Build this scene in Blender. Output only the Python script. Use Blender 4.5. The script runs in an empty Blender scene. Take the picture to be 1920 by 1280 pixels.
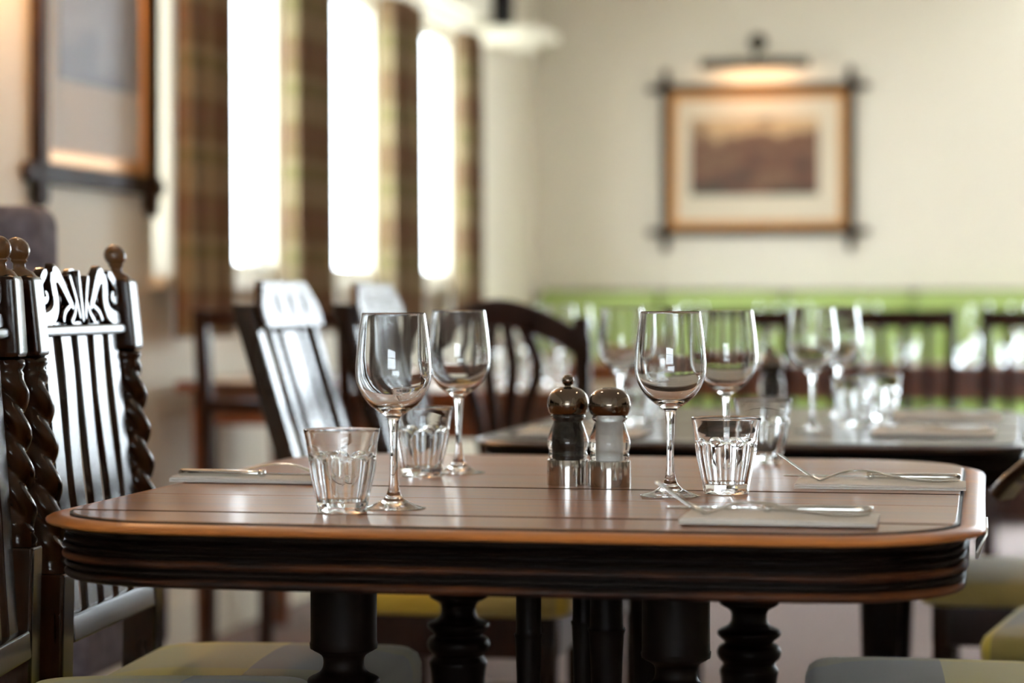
import bpy, bmesh, math, random
from mathutils import Vector, Matrix
random.seed(7)
PI = math.pi
SC = bpy.context.scene
COL = SC.collection

# ------------------------------------------------------------------ camera
YAW = math.radians(12.5)          # the room runs 12.5 degrees to the right of the lens
CT, ST = math.cos(YAW), math.sin(YAW)
EYE = 0.983
FPX = 1920 * 85 / 36              # focal length in pixels of a 1920 wide frame
cam_d = bpy.data.cameras.new('camera')
cam_d.lens = 85; cam_d.sensor_width = 36
cam_d.clip_start = 0.05; cam_d.clip_end = 200
cam_d.dof.use_dof = True
cam_d.dof.focus_distance = 2.74
cam_d.dof.aperture_fstop = 3.0
cam = bpy.data.objects.new('camera', cam_d); COL.objects.link(cam)
cam.location = (0, 0, EYE)
cam.rotation_euler = (PI / 2 - math.atan((640 - 562) / FPX), 0, YAW)
SC.camera = cam

# ------------------------------------------------------------------ sky, exposure
world = bpy.data.worlds.new('overcast_sky'); SC.world = world
world.use_nodes = True
bg = world.node_tree.nodes['Background']
bg.inputs['Color'].default_value = (0.83, 0.925, 1.0, 1)
bg.inputs['Strength'].default_value = 18.0
SC.view_settings.view_transform = 'Standard'
SC.view_settings.look = 'None'
SC.view_settings.gamma = 1
SC.view_settings.use_curve_mapping = False
SC.view_settings.exposure = 0.0
SC.cycles.max_bounces = 20
SC.cycles.transmission_bounces = 20
SC.cycles.glossy_bounces = 8
SC.cycles.diffuse_bounces = 5
SC.cycles.transparent_max_bounces = 20
SC.cycles.sample_clamp_indirect = 12
SC.cycles.blur_glossy = 0.3
SC.cycles.use_denoising = True


def portal(x, y, z, w, h, rot):
    """lets the renderer aim at the sky through a window opening"""
    l = bpy.data.lights.new('window_portal', 'AREA')
    l.shape = 'RECTANGLE'; l.size = w; l.size_y = h
    l.cycles.is_portal = True
    o = bpy.data.objects.new('window_portal', l); COL.objects.link(o)
    o.location = (x, y, z); o.rotation_euler = rot
    return o


# the room: x from XL (window wall) to XR, y from YB (behind the camera) to YF
XL, XR, YB, YF, ZC = -2.39, 2.75, -3.4, 11.27, 2.5
LEFT_WIN = [(6.245, 6.385), (6.70, 7.80), (7.88, 9.00), (9.07, 10.20)]  # first opening is a slit, added so its far jamb shows bright
LW_Z = (1.05, 2.14)
FAR_WIN = (0.03, 2.45, 0.30, 2.42)           # glazed garden door on the far wall, right of the frame
RIGHT_WIN = []
BACK_WIN = (-1.0, 1.6, 1.0, 2.1)
for a, b in LEFT_WIN:
    portal(XL - .12, (a + b) / 2, sum(LW_Z) / 2, b - a, LW_Z[1] - LW_Z[0], (PI / 2, 0, -PI / 2))
for a, b, c, d in RIGHT_WIN:
    portal(XR + .12, (a + b) / 2, (c + d) / 2, b - a, d - c, (PI / 2, 0, PI / 2))
portal((FAR_WIN[0] + FAR_WIN[1]) / 2, YF + .12, (FAR_WIN[2] + FAR_WIN[3]) / 2, FAR_WIN[1] - FAR_WIN[0], FAR_WIN[3] - FAR_WIN[2], (-PI / 2, 0, 0))
portal((BACK_WIN[0] + BACK_WIN[1]) / 2, YB - .12, (BACK_WIN[2] + BACK_WIN[3]) / 2, BACK_WIN[1] - BACK_WIN[0], BACK_WIN[3] - BACK_WIN[2], (PI / 2, 0, 0))


# ------------------------------------------------------------------ coordinates
def cw(X, D):
    """right of / in front of the camera (metres) -> room x, y"""
    return (X * CT - D * ST, X * ST + D * CT)


def at(px, D):
    return cw((px - 960) / FPX * D, D)


def hz(py, D):
    return EYE - (py - 562) * D / FPX


def ry(deg_clockwise_from_lens):
    return YAW - math.radians(deg_clockwise_from_lens)


# ------------------------------------------------------------------ materials
def srgb(r, g, b):
    f = lambda c: (c / 255 / 12.92) if c / 255 <= .04045 else ((c / 255 + .055) / 1.055) ** 2.4
    return (f(r), f(g), f(b), 1)


class NT:
    def __init__(s, name):
        s.m = bpy.data.materials.new(name); s.m.use_nodes = True
        s.t = s.m.node_tree; s.n = s.t.nodes; s.l = s.t.links
        s.b = s.n['Principled BSDF']; s.out = s.n['Material Output']

    def add(s, kind, **kw):
        n = s.n.new(kind)
        for k, v in kw.items():
            if k in n.inputs: n.inputs[k].default_value = v
            else: setattr(n, k, v)
        return n

    def link(s, a, b): s.l.new(a, b)

    def set(s, **kw):
        for k, v in kw.items():
            s.b.inputs[k.replace('_', ' ')].default_value = v

    def coords(s, kind='Object', scale=(1, 1, 1)):
        tc = s.add('ShaderNodeTexCoord'); mp = s.add('ShaderNodeMapping')
        mp.inputs['Scale'].default_value = scale
        s.link(tc.outputs[kind], mp.inputs['Vector'])
        return mp.outputs['Vector']

    def ramp(s, fac, stops, interp='LINEAR'):
        r = s.add('ShaderNodeValToRGB'); r.color_ramp.interpolation = interp
        e = r.color_ramp.elements
        while len(e) < len(stops): e.new(.5)
        for i, (p, c) in enumerate(stops): e[i].position = p; e[i].color = c
        s.link(fac, r.inputs['Fac'])
        return r.outputs['Color']

    def bump(s, h, strength=.2, dist=.002):
        b = s.add('ShaderNodeBump'); b.inputs['Strength'].default_value = strength
        b.inputs['Distance'].default_value = dist
        s.link(h, b.inputs['Height']); s.link(b.outputs['Normal'], s.b.inputs['Normal'])


def wood(name, dark, light, grain=(3, 60, 60), rough=.28, coat=.3, bump=.06, contrast=(.3, .72), spec=.5):
    t = NT(name)
    v = t.coords('Object', grain)
    n1 = t.add('ShaderNodeTexNoise'); n1.inputs['Scale'].default_value = 1.0; n1.inputs['Detail'].default_value = 8; n1.inputs['Roughness'].default_value = .65
    t.link(v, n1.inputs['Vector'])
    c = t.ramp(n1.outputs['Fac'], [(contrast[0], dark), (contrast[1], light)])
    t.link(c, t.b.inputs['Base Color'])
    r = t.add('ShaderNodeMapRange'); r.inputs['To Min'].default_value = rough * .75; r.inputs['To Max'].default_value = rough * 1.3
    t.link(n1.outputs['Fac'], r.inputs['Value']); t.link(r.outputs['Result'], t.b.inputs['Roughness'])
    t.set(Coat_Weight=coat, Coat_Roughness=.12, Specular_IOR_Level=spec)
    t.bump(n1.outputs['Fac'], bump, .001)
    return t.m


def plain(name, col, rough=.5, metal=0, noise=0, nscale=40, bump=0, **kw):
    t = NT(name); t.set(Roughness=rough, Metallic=metal, **kw)
    t.b.inputs['Base Color'].default_value = col
    if noise or bump:
        v = t.coords('Object'); n = t.add('ShaderNodeTexNoise'); n.inputs['Scale'].default_value = nscale; n.inputs['Detail'].default_value = 5
        t.link(v, n.inputs['Vector'])
        if noise:
            lo = tuple(c * (1 - noise) for c in col[:3]) + (1,); hi = tuple(min(1, c * (1 + noise)) for c in col[:3]) + (1,)
            t.link(t.ramp(n.outputs['Fac'], [(.3, lo), (.7, hi)]), t.b.inputs['Base Color'])
        if bump: t.bump(n.outputs['Fac'], bump, .002)
    return t.m


def glass(name, col=(1, 1, 1, 1), ior=1.5, rough=0.0):
    t = NT(name); t.n.remove(t.b)
    g = t.add('ShaderNodeBsdfGlass'); g.inputs['Color'].default_value = col
    g.inputs['IOR'].default_value = ior; g.inputs['Roughness'].default_value = rough
    t.link(g.outputs['BSDF'], t.out.inputs['Surface'])
    return t.m


def emit(name, col, s):
    t = NT(name); t.n.remove(t.b)
    e = t.add('ShaderNodeEmission'); e.inputs['Color'].default_value = col; e.inputs['Strength'].default_value = s
    t.link(e.outputs['Emission'], t.out.inputs['Surface'])
    return t.m


def fabric_check(name, a, b, c, size=.16):
    """large woven check of three tones, from the object's own x and y"""
    t = NT(name)
    tc = t.add('ShaderNodeTexCoord'); sp = t.add('ShaderNodeSeparateXYZ'); t.link(tc.outputs['Object'], sp.inputs['Vector'])

    def band(sock, off):
        ad = t.add('ShaderNodeMath', operation='MULTIPLY_ADD'); t.link(sock, ad.inputs[0])
        ad.inputs[1].default_value = 1 / (2 * size); ad.inputs[2].default_value = off
        fr = t.add('ShaderNodeMath', operation='FRACT'); t.link(ad.outputs[0], fr.inputs[0])
        return fr.outputs[0]
    fx = t.ramp(band(sp.outputs['X'], .75), [(0, a), (.5, b)], 'CONSTANT')
    fy = t.ramp(band(sp.outputs['Y'], 0.0), [(0, a), (.5, c)], 'CONSTANT')
    mx = t.add('ShaderNodeMix', data_type='RGBA'); mx.inputs['Factor'].default_value = .72
    t.link(fx, mx.inputs[6]); t.link(fy, mx.inputs[7])
    t.link(mx.outputs[2], t.b.inputs['Base Color'])
    t.set(Roughness=.85, Sheen_Weight=.3)
    n = t.add('ShaderNodeTexNoise'); n.inputs['Scale'].default_value = 900; t.link(tc.outputs['Object'], n.inputs['Vector'])
    t.bump(n.outputs['Fac'], .25, .001)
    return t.m


def plaid(name):
    """tartan curtain cloth, from its woven (uv) directions in metres"""
    t = NT(name)
    tc = t.add('ShaderNodeTexCoord'); sp = t.add('ShaderNodeSeparateXYZ'); t.link(tc.outputs['UV'], sp.inputs['Vector'])
    base, brown, red, olive, pale = srgb(142, 126, 98), srgb(108, 80, 56), srgb(112, 74, 62), srgb(116, 110, 70), srgb(176, 164, 140)

    def stripes(sock, period, stops):
        ad = t.add('ShaderNodeMath', operation='MULTIPLY'); t.link(sock, ad.inputs[0]); ad.inputs[1].default_value = 1 / period
        fr = t.add('ShaderNodeMath', operation='FRACT'); t.link(ad.outputs[0], fr.inputs[0])
        return t.ramp(fr.outputs[0], stops, 'CONSTANT')
    sx = stripes(sp.outputs['X'], .22, [(0, base), (.18, olive), (.30, base), (.38, pale), (.42, brown), (.72, base), (.86, red), (.93, base)])
    sy = stripes(sp.outputs['Y'], .26, [(0, base), (.20, olive), (.36, base), (.46, brown), (.66, red), (.80, brown), (.9, base)])
    mx = t.add('ShaderNodeMix', data_type='RGBA'); mx.inputs['Factor'].default_value = .5
    t.link(sx, mx.inputs[6]); t.link(sy, mx.inputs[7])
    d = t.add('ShaderNodeBsdfDiffuse'); tr = t.add('ShaderNodeBsdfTranslucent'); ms = t.add('ShaderNodeMixShader')
    ms.inputs[0].default_value = .12
    t.link(mx.outputs[2], d.inputs['Color']); t.link(mx.outputs[2], tr.inputs['Color'])
    t.link(d.outputs[0], ms.inputs[1]); t.link(tr.outputs[0], ms.inputs[2]); t.link(ms.outputs[0], t.out.inputs['Surface'])
    t.n.remove(t.b)
    return t.m


def sheer(name):
    t = NT(name); t.n.remove(t.b)
    d = t.add('ShaderNodeBsdfDiffuse'); d.inputs['Color'].default_value = (.8, .8, .78, 1)
    tr = t.add('ShaderNodeBsdfTranslucent'); tr.inputs['Color'].default_value = (.85, .86, .84, 1)
    tp = t.add('ShaderNodeBsdfTransparent')
    a = t.add('ShaderNodeMixShader'); a.inputs[0].default_value = .6
    b = t.add('ShaderNodeMixShader'); b.inputs[0].default_value = .12
    t.link(d.outputs[0], a.inputs[1]); t.link(tr.outputs[0], a.inputs[2])
    t.link(a.outputs[0], b.inputs[1]); t.link(tp.outputs[0], b.inputs[2]); t.link(b.outputs[0], t.out.inputs['Surface'])
    return t.m


def print_landscape(name, sky, mid, dark, accent, scale=3.0):
    """a faded landscape print: pale sky over mottled hills, from generated coordinates"""
    t = NT(name)
    v = t.coords('Generated'); sp = t.add('ShaderNodeSeparateXYZ'); t.link(v, sp.inputs['Vector'])
    n = t.add('ShaderNodeTexNoise'); n.inputs['Scale'].default_value = scale; n.inputs['Detail'].default_value = 4
    t.link(v, n.inputs['Vector'])
    m = t.add('ShaderNodeMath', operation='MULTIPLY_ADD'); t.link(n.outputs['Fac'], m.inputs[0]); m.inputs[1].default_value = 1.5
    z2 = t.add('ShaderNodeMath', operation='MULTIPLY_ADD'); t.link(sp.outputs['Z'], z2.inputs[0]); z2.inputs[1].default_value = .75; z2.inputs[2].default_value = -.55
    t.link(z2.outputs[0], m.inputs[2])
    c = t.ramp(m.outputs[0], [(.22, dark), (.40, accent), (.55, mid), (.68, accent), (.80, mid), (.98, sky)])
    t.link(c, t.b.inputs['Base Color']); t.set(Roughness=.6)
    return t.m


M = {}
M['oak'] = wood('worn_oak', srgb(112, 66, 33), srgb(174, 116, 68), (2.2, 55, 55), .30, .12, .2, spec=.4)
M['oak_lip'] = wood('worn_oak_edge', srgb(146, 84, 34), srgb(204, 128, 62), (3, 14, 14), .40, .1, .08)
M['oak_worn'] = wood('rubbed_brown_wood', srgb(22, 11, 6), srgb(112, 60, 24), (5, 5, 60), .5, 0, .08, contrast=(.42, .78), spec=.2)
M['dark'] = wood('dark_stained_wood', (.004, .0028, .002, 1), (.009, .005, .0035, 1), (8, 8, 2), .42, 0, .06, spec=.10)
M['chair'] = wood('dark_polished_oak', (.008, .003, .0012, 1), (.036, .013, .0045, 1), (20, 20, 3), .20, .10, .10, spec=.26)
M['arm'] = wood('glossy_arm', (.012, .005, .002, 1), (.05, .02, .008, 1), (20, 20, 3), .16, 1.0, .04, spec=.8)  # gloss and tone raised above the chair wood so the arms shine
M['finial'] = wood('turned_oak_finial', (.09, .038, .012, 1), (.17, .075, .024, 1), (20, 20, 5), .25, .5, .05)
M['mahogany'] = wood('mahogany', (.014, .004, .002, 1), (.042, .013, .006, 1), (15, 15, 3), .30, .1, .06, spec=.25)
M['table_dark'] = wood('dark_table_top', (.022, .015, .011, 1), (.055, .038, .029, 1), (2, 45, 45), .30, .35, .06)
M['pine'] = wood('brown_table_wood', srgb(96, 48, 20), srgb(140, 78, 36), (3, 40, 40), .3, .3, .05)
M['wall'] = plain('cream_wall_paint', srgb(226, 219, 204), .75, noise=.015, nscale=3, bump=.04)
M['ceil'] = plain('white_ceiling_paint', srgb(236, 233, 224), .85, noise=.01)
M['trim'] = plain('cream_gloss_paint', srgb(232, 226, 208), .35, noise=.01)
M['carpet'] = plain('grey_mauve_carpet', srgb(132, 118, 116), .95, noise=.25, nscale=60, bump=.5)
M['winglass'] = glass('window_glass', (1, 1, 1, 1), 1.02)
M['glass'] = glass('clear_glass', (.985, .99, .99, 1), 1.5)
M['acrylic'] = glass('clear_acrylic', (.97, .97, .97, 1), 1.47)
M['chrome'] = plain('polished_steel', (.55, .53, .50, 1), .06, 1, noise=.02)
M['chrome_dim'] = plain('chrome_dim_reflection', (.20, .160, .125, 1), .07, 1, noise=.03)  # chrome toned down to imitate reflections of a dim ceiling
M['steel'] = plain('cutlery_steel', (.66, .66, .63, 1), .14, 1, noise=.03)
M['pepper'] = plain('peppercorns', (.016, .010, .007, 1), .8, noise=.8, nscale=300, bump=.9)
M['salt'] = plain('fine_salt', (.78, .78, .74, 1), .8, noise=.03, nscale=200)
M['napkin'] = plain('napkin_linen', srgb(238, 235, 228), .85, noise=.03, nscale=200, bump=.15)
M['cushion'] = fabric_check('olive_grey_check', srgb(206, 190, 66), srgb(156, 158, 136), srgb(122, 108, 76), .2)
M['cushion_m'] = fabric_check('mustard_check', srgb(206, 172, 58), srgb(186, 160, 62), srgb(160, 146, 96), .2)
M['green'] = plain('apple_green_leather', srgb(162, 184, 104), .45, noise=.06, nscale=12, bump=.08)
M['tweed'] = plain('grey_mauve_tweed', srgb(112, 104, 110), .95, noise=.35, nscale=45, bump=.4)
M['plaid'] = plaid('tartan_curtain_cloth')
M['sheer'] = sheer('white_net_cloth')
M['frame'] = wood('black_oak_frame', (.012, .006, .004, 1), (.035, .018, .010, 1), (10, 10, 10), .6, 0, .05, spec=.2)
M['gilt'] = plain('gilt_slip', srgb(186, 134, 72), .38, .35, noise=.12, nscale=60)
M['mat'] = plain('ivory_mount_board', srgb(214, 202, 180), .8, noise=.01)
M['mat_cool'] = plain('grey_mount_board', srgb(196, 192, 186), .8, noise=.01)
M['print'] = print_landscape('landscape_print', srgb(196, 164, 124), srgb(120, 92, 68), srgb(64, 58, 46), srgb(104, 66, 50))
M['print_blue'] = print_landscape('pale_blue_print', srgb(168, 170, 172), srgb(142, 148, 156), srgb(128, 136, 148), srgb(150, 154, 160), 1.6)
M['brass_dark'] = plain('aged_bronze', (.03, .024, .018, 1), .5, .5, noise=.1)
M['black'] = plain('black_plastic', (.01, .01, .011, 1), .45, noise=.05)
M['grille'] = plain('black_speaker_cloth', (.012, .012, .013, 1), .9, noise=.3, nscale=300)
M['pale_metal'] = plain('pale_metal', (.7, .68, .62, 1), .3, .7, noise=.03)
M['bulb'] = emit('warm_lamp', (1, .72, .42, 1), 12)
M['spot'] = emit('warm_downlight', (1, .80, .58, 1), 90)
M['paving'] = plain('pale_paving', srgb(170, 168, 160), .9, noise=.1)


# ------------------------------------------------------------------ mesh helpers
class MB:
    def __init__(s): s.v = []; s.f = []; s.uv = None

    def add(s, v, f):
        o = len(s.v); s.v += [tuple(p) for p in v]; s.f += [tuple(i + o for i in q) for q in f]; return s

    def box(s, x0, x1, y0, y1, z0, z1):
        v = [(x, y, z) for z in (z0, z1) for y in (y0, y1) for x in (x0, x1)]
        return s.add(v, [(0, 2, 3, 1), (4, 5, 7, 6), (0, 1, 5, 4), (2, 6, 7, 3), (0, 4, 6, 2), (1, 3, 7, 5)])

    def lathe(s, prof, seg=48, c=(0, 0, 0), fn=None):
        """prof: (r, z) list; r == 0 closes on the axis; fn(r, z, a) -> r"""
        rings = []; v = []; f = []
        for r, z in prof:
            if r <= 1e-7:
                rings.append([len(v)]); v.append((c[0], c[1], c[2] + z))
            else:
                ids = []
                for k in range(seg):
                    a = 2 * PI * k / seg; rr = fn(r, z, a) if fn else r
                    ids.append(len(v)); v.append((c[0] + rr * math.cos(a), c[1] + rr * math.sin(a), c[2] + z))
                rings.append(ids)
        for a, b in zip(rings, rings[1:]):
            if len(a) == 1 and len(b) == 1: continue
            for k in range(seg):
                k2 = (k + 1) % seg
                if len(a) == 1: f.append((a[0], b[k2], b[k]))
                elif len(b) == 1: f.append((a[k], a[k2], b[0]))
                else: f.append((a[k], a[k2], b[k2], b[k]))
        for ring in (rings[0], rings[-1]):
            if len(ring) > 1: f.append(tuple(ring))
        return s.add(v, f)

    def prism(s, poly, z0, z1):
        n = len(poly)
        v = [(x, y, z0) for x, y in poly] + [(x, y, z1) for x, y in poly]
        f = [tuple(range(n))[::-1], tuple(range(n, 2 * n))] + [(k, (k + 1) % n, n + (k + 1) % n, n + k) for k in range(n)]
        return s.add(v, f)

    def sweep(s, path, sect, up=(0, 0, 1), scale=None):
        """sect: closed (a, b) polygon; a along side, b along up; path of 3-D points; scale(i) -> (sa, sb)"""
        n = len(sect); v = []; f = []
        P = [Vector(p) for p in path]; U = Vector(up)
        for i, p in enumerate(P):
            t = (P[min(i + 1, len(P) - 1)] - P[max(i - 1, 0)]).normalized()
            side = t.cross(U)
            side = side.normalized() if side.length > 1e-6 else Vector((1, 0, 0))
            w = side.cross(t).normalized()
            sa, sb = scale(i) if scale else (1, 1)
            for a, b in sect: v.append(p + side * (a * sa) + w * (b * sb))
        for i in range(len(P) - 1):
            for k in range(n):
                k2 = (k + 1) % n
                f.append((i * n + k, i * n + k2, (i + 1) * n + k2, (i + 1) * n + k))
        f.append(tuple(range(n))[::-1]); f.append(tuple(range((len(P) - 1) * n, len(P) * n)))
        return s.add(v, f)

    def shear(s, fn): s.v = [fn(*p) for p in s.v]; return s

    def obj(s, name, mat, parent=None, smooth=True, bevel=0, seg=2, angle=40, wn=False):
        me = bpy.data.meshes.new(name); me.from_pydata(s.v, [], s.f)
        bm = bmesh.new(); bm.from_mesh(me)
        bmesh.ops.recalc_face_normals(bm, faces=bm.faces)
        if bevel:
            ed = [e for e in bm.edges if len(e.link_faces) == 2 and e.calc_face_angle(0) > math.radians(angle)]
            bmesh.ops.bevel(bm, geom=ed, offset=bevel, segments=seg, profile=.5, affect='EDGES', clamp_overlap=True)
        bm.to_mesh(me); bm.free()
        if smooth:
            me.shade_smooth()
            me.set_sharp_from_angle(angle=math.radians(angle))
        me.materials.append(M[mat])
        o = bpy.data.objects.new(name, me); COL.objects.link(o)
        if parent: o.parent = parent
        if bevel or wn:
            w = o.modifiers.new('weighted_normals', 'WEIGHTED_NORMAL'); w.weight = 100; w.keep_sharp = True
        return o


def circ(n, a, b=None): b = b or a; return [(a * math.cos(2 * PI * k / n), b * math.sin(2 * PI * k / n)) for k in range(n)]


def rrect(w, d, r, n=5):
    """rounded rectangle outline"""
    p = []
    for cx, cy, a0 in ((w / 2 - r, d / 2 - r, 0), (-w / 2 + r, d / 2 - r, 90), (-w / 2 + r, -d / 2 + r, 180), (w / 2 - r, -d / 2 + r, 270)):
        for k in range(n + 1):
            a = math.radians(a0 + 90 * k / n); p.append((cx + r * math.cos(a), cy + r * math.sin(a)))
    return p


def spline(pts, sub=6):
    """Catmull-Rom through points of any dimension"""
    out = []
    P = [pts[0]] + list(pts) + [pts[-1]]
    for i in range(1, len(P) - 2):
        for k in range(sub):
            t = k / sub
            out.append(tuple(.5 * (2 * b + (c - a) * t + (2 * a - 5 * b + 4 * c - d) * t * t + (3 * b - a - 3 * c + d) * t ** 3)
                             for a, b, c, d in zip(P[i - 1], P[i], P[i + 1], P[i + 2])))
    out.append(tuple(pts[-1]))
    return out


def tag(o, label=None, cat=None, group=None, kind=None):
    if label: o['label'] = label
    if cat: o['category'] = cat
    if group: o['group'] = group
    if kind: o['kind'] = kind
    return o


def thing(name, label, cat, loc=(0, 0, 0), rz=0, group=None):
    o = bpy.data.objects.new(name, None); COL.objects.link(o)
    o.location = loc; o.rotation_euler = (0, 0, rz); o.empty_display_size = .05
    return tag(o, label, cat, group)


def copy_tree(o, parent=None):
    c = o.copy(); COL.objects.link(c)
    if parent is not None: c.parent = parent
    for ch in list(o.children): copy_tree(ch, c)
    return c


def dup(root, label, loc, rz, group=None):
    c = copy_tree(root); c.location = loc; c.rotation_euler = (0, 0, rz); c['label'] = label
    if group: c['group'] = group
    return c


# ================================================================== the room shell
def wall_mesh(length, height, thick, holes):
    """wall standing in the x-z plane from (0,0,0), thickness along +y, with rectangular holes (x0,x1,z0,z1)"""
    xs = sorted({0, length} | {h[0] for h in holes} | {h[1] for h in holes})
    zs = sorted({0, height} | {h[2] for h in holes} | {h[3] for h in holes})
    inside = lambda x, z: any(h[0] < x < h[1] and h[2] < z < h[3] for h in holes)
    m = MB(); idx = {}

    def vid(i, j, k):
        if (i, j, k) not in idx:
            idx[(i, j, k)] = len(m.v); m.v.append((xs[i], thick * k, zs[j]))
        return idx[(i, j, k)]
    full = {(i, j) for i in range(len(xs) - 1) for j in range(len(zs) - 1) if not inside((xs[i] + xs[i + 1]) / 2, (zs[j] + zs[j + 1]) / 2)}
    for i, j in full:
        for k in (0, 1): m.f.append((vid(i, j, k), vid(i + 1, j, k), vid(i + 1, j + 1, k), vid(i, j + 1, k)))
        for di, dj, e in ((-1, 0, ((i, j), (i, j + 1))), (1, 0, ((i + 1, j), (i + 1, j + 1))), (0, -1, ((i, j), (i + 1, j))), (0, 1, ((i, j + 1), (i + 1, j + 1)))):
            if (i + di, j + dj) not in full:
                (a, b), (c, d) = e
                m.f.append((vid(a, b, 0), vid(c, d, 0), vid(c, d, 1), vid(a, b, 1)))
    return m


def wall(name, length, holes, loc, rz, thick=.24):
    o = wall_mesh(length, ZC, thick, holes).obj(name, 'wall', smooth=False)
    o.location = loc; o.rotation_euler = (0, 0, rz)
    return tag(o, kind='structure')


T = .24
fl = MB().box(XL - T, XR + T, YB - T, YF + T, -.1, 0).obj('floor', 'carpet', smooth=False); tag(fl, kind='structure')
ce = MB().box(XL - T, XR + T, YB - T, YF + T, ZC, ZC + .1).obj('ceiling', 'ceil', smooth=False); tag(ce, kind='structure')
# the window wall on the left: local x runs back towards the camera from the far corner
wall('wall_left', YF - YB, [(a - YB, b - YB, *LW_Z) for a, b in LEFT_WIN], (XL, YB, 0), PI / 2)
wall('wall_far', XR - XL, [(FAR_WIN[0] - XL, FAR_WIN[1] - XL, FAR_WIN[2], FAR_WIN[3])], (XL, YF, 0), 0)
wall('wall_right', YF - YB, [(YF - b, YF - a, c, d) for a, b, c, d in RIGHT_WIN], (XR, YF, 0), -PI / 2)
wall('wall_behind', XR - XL, [(XR - BACK_WIN[1], XR - BACK_WIN[0], BACK_WIN[2], BACK_WIN[3])], (XR, YB, 0), PI)
for nm, x0, x1, y0, y1 in (('baseboard_left', XL, XL + .018, YB, YF), ('baseboard_far', XL, FAR_WIN[0] - .05, YF - .018, YF), ('baseboard_right', XR - .018, XR, YB, YF)):
    b = MB().box(x0, x1, y0, y1, 0, .14).obj(nm, 'trim', bevel=.004); tag(b, kind='structure')


def window(n, w, h, loc, rz, cols, rows, sill=True, cuts=None, fw=.05, mw=.016):
    """casement in a wall hole; local x along the wall, y outwards, z up from the sill"""
    r = bpy.data.objects.new('window_%d' % n, None); COL.objects.link(r)
    r.location = loc; r.rotation_euler = (0, 0, rz); tag(r, kind='structure')
    y0, y1 = .14, .19
    for x0, x1, z0, z1 in ((0, w, 0, fw), (0, w, h - fw, h), (0, fw, fw, h - fw), (w - fw, w, fw, h - fw)):
        MB().box(x0, x1, y0, y1, z0, z1).obj('window_frame', 'trim', r, bevel=.004)
    rh = (h - 2 * fw) / rows
    xs = [fw] + ([fw + (w - 2 * fw) * c for c in cuts] if cuts is not None else [fw + (w - 2 * fw) * i / cols for i in range(1, cols)]) + [w - fw]
    for x in xs[1:-1]: MB().box(x - mw, x + mw, y0 + .008 - (mw - .016), y1 - .008, fw, h - fw).obj('mullion', 'trim', r, bevel=.003)
    for j in range(1, rows):
        for xa, xb in zip(xs, xs[1:]):
            MB().box(xa + .016, xb - .016, y0 + .012, y1 - .012, .05 + j * rh - .013, .05 + j * rh + .013).obj('glazing_bar', 'trim', r, bevel=.002)
    for xa, xb in zip(xs, xs[1:]):
        for j in range(rows):
            MB().box(xa, xb, y0 + .022, y0 + .026, fw + j * rh, fw + (j + 1) * rh).obj('pane', 'winglass', r, smooth=False)
    if sill: MB().box(-.03, w + .03, -.05, .14, -.035, 0).obj('window_sill', 'trim', r, bevel=.006)
    return r


for i, (a, b) in enumerate(LEFT_WIN): window(i + 1, b - a, LW_Z[1] - LW_Z[0], (XL, a, LW_Z[0]), PI / 2, 2, 1, True, ([], [.40, .82], [.42], [.42])[i], (.018, .05, .05, .05)[i], (.016, .05, .016, .016)[i])
window(5, FAR_WIN[1] - FAR_WIN[0], FAR_WIN[3] - FAR_WIN[2], (FAR_WIN[0], YF, FAR_WIN[2]), 0, 3, 2)
for i, (a, b, c, d) in enumerate(RIGHT_WIN): window(6 + i, b - a, d - c, (XR, b, c), -PI / 2, 3, 2)
window(6, BACK_WIN[1] - BACK_WIN[0], BACK_WIN[3] - BACK_WIN[2], (BACK_WIN[1], YB, BACK_WIN[2]), PI, 6, 3)
# lintel beam and architrave of the window wall
t1 = MB().box(XL, XL + .07, 6.05, 10.35, LW_Z[1] + .02, LW_Z[1] + .16).obj('trim_1', 'trim', bevel=.008); tag(t1, kind='structure')


# ================================================================== curtains
def curtain(label, y0, y1, z0, z1, off=.10, amp=.035, waves=4, mat='plaid', ph=0., name='curtain', group='tartan curtains of the window wall', cat='curtain', flare=0.):
    r = thing(name, label, cat, (XL + off, (y0 + y1) / 2, 0), 0, group)
    n = waves * 14; m = MB(); uvs = []
    L = y1 - y0; zz = [z0, z0 + .02, z0 + (z1 - z0) * .3, z0 + (z1 - z0) * .6, z1 - .05, z1]
    arc = [0]
    pts = []
    for k in range(n + 1):
        u = k / n; a = 2 * PI * waves * u + ph
        pts.append((amp * math.sin(a) + .3 * amp * math.sin(2.3 * a + 1), (u - .5) * L))
        if k: arc.append(arc[-1] + math.dist(pts[-1], pts[-2]))
    for j, z in enumerate(zz):
        s = 1 + flare * (1 - j / (len(zz) - 1)); q = .8 + .3 * (1 - j / (len(zz) - 1))
        for (x, y), c in zip(pts, arc): m.v.append((x * q, y * s, z)); uvs.append((c, z))
    for j in range(len(zz) - 1):
        for k in range(n): m.f.append((j * (n + 1) + k, j * (n + 1) + k + 1, (j + 1) * (n + 1) + k + 1, (j + 1) * (n + 1) + k))
    o = m.obj('drape', mat, r, angle=80)
    ul = o.data.uv_layers.new(name='weave')
    for lp in o.data.loops: ul.data[lp.index].uv = uvs[lp.vertex_index]
    so = o.modifiers.new('thickness', 'SOLIDIFY'); so.thickness = .004
    return r


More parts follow.
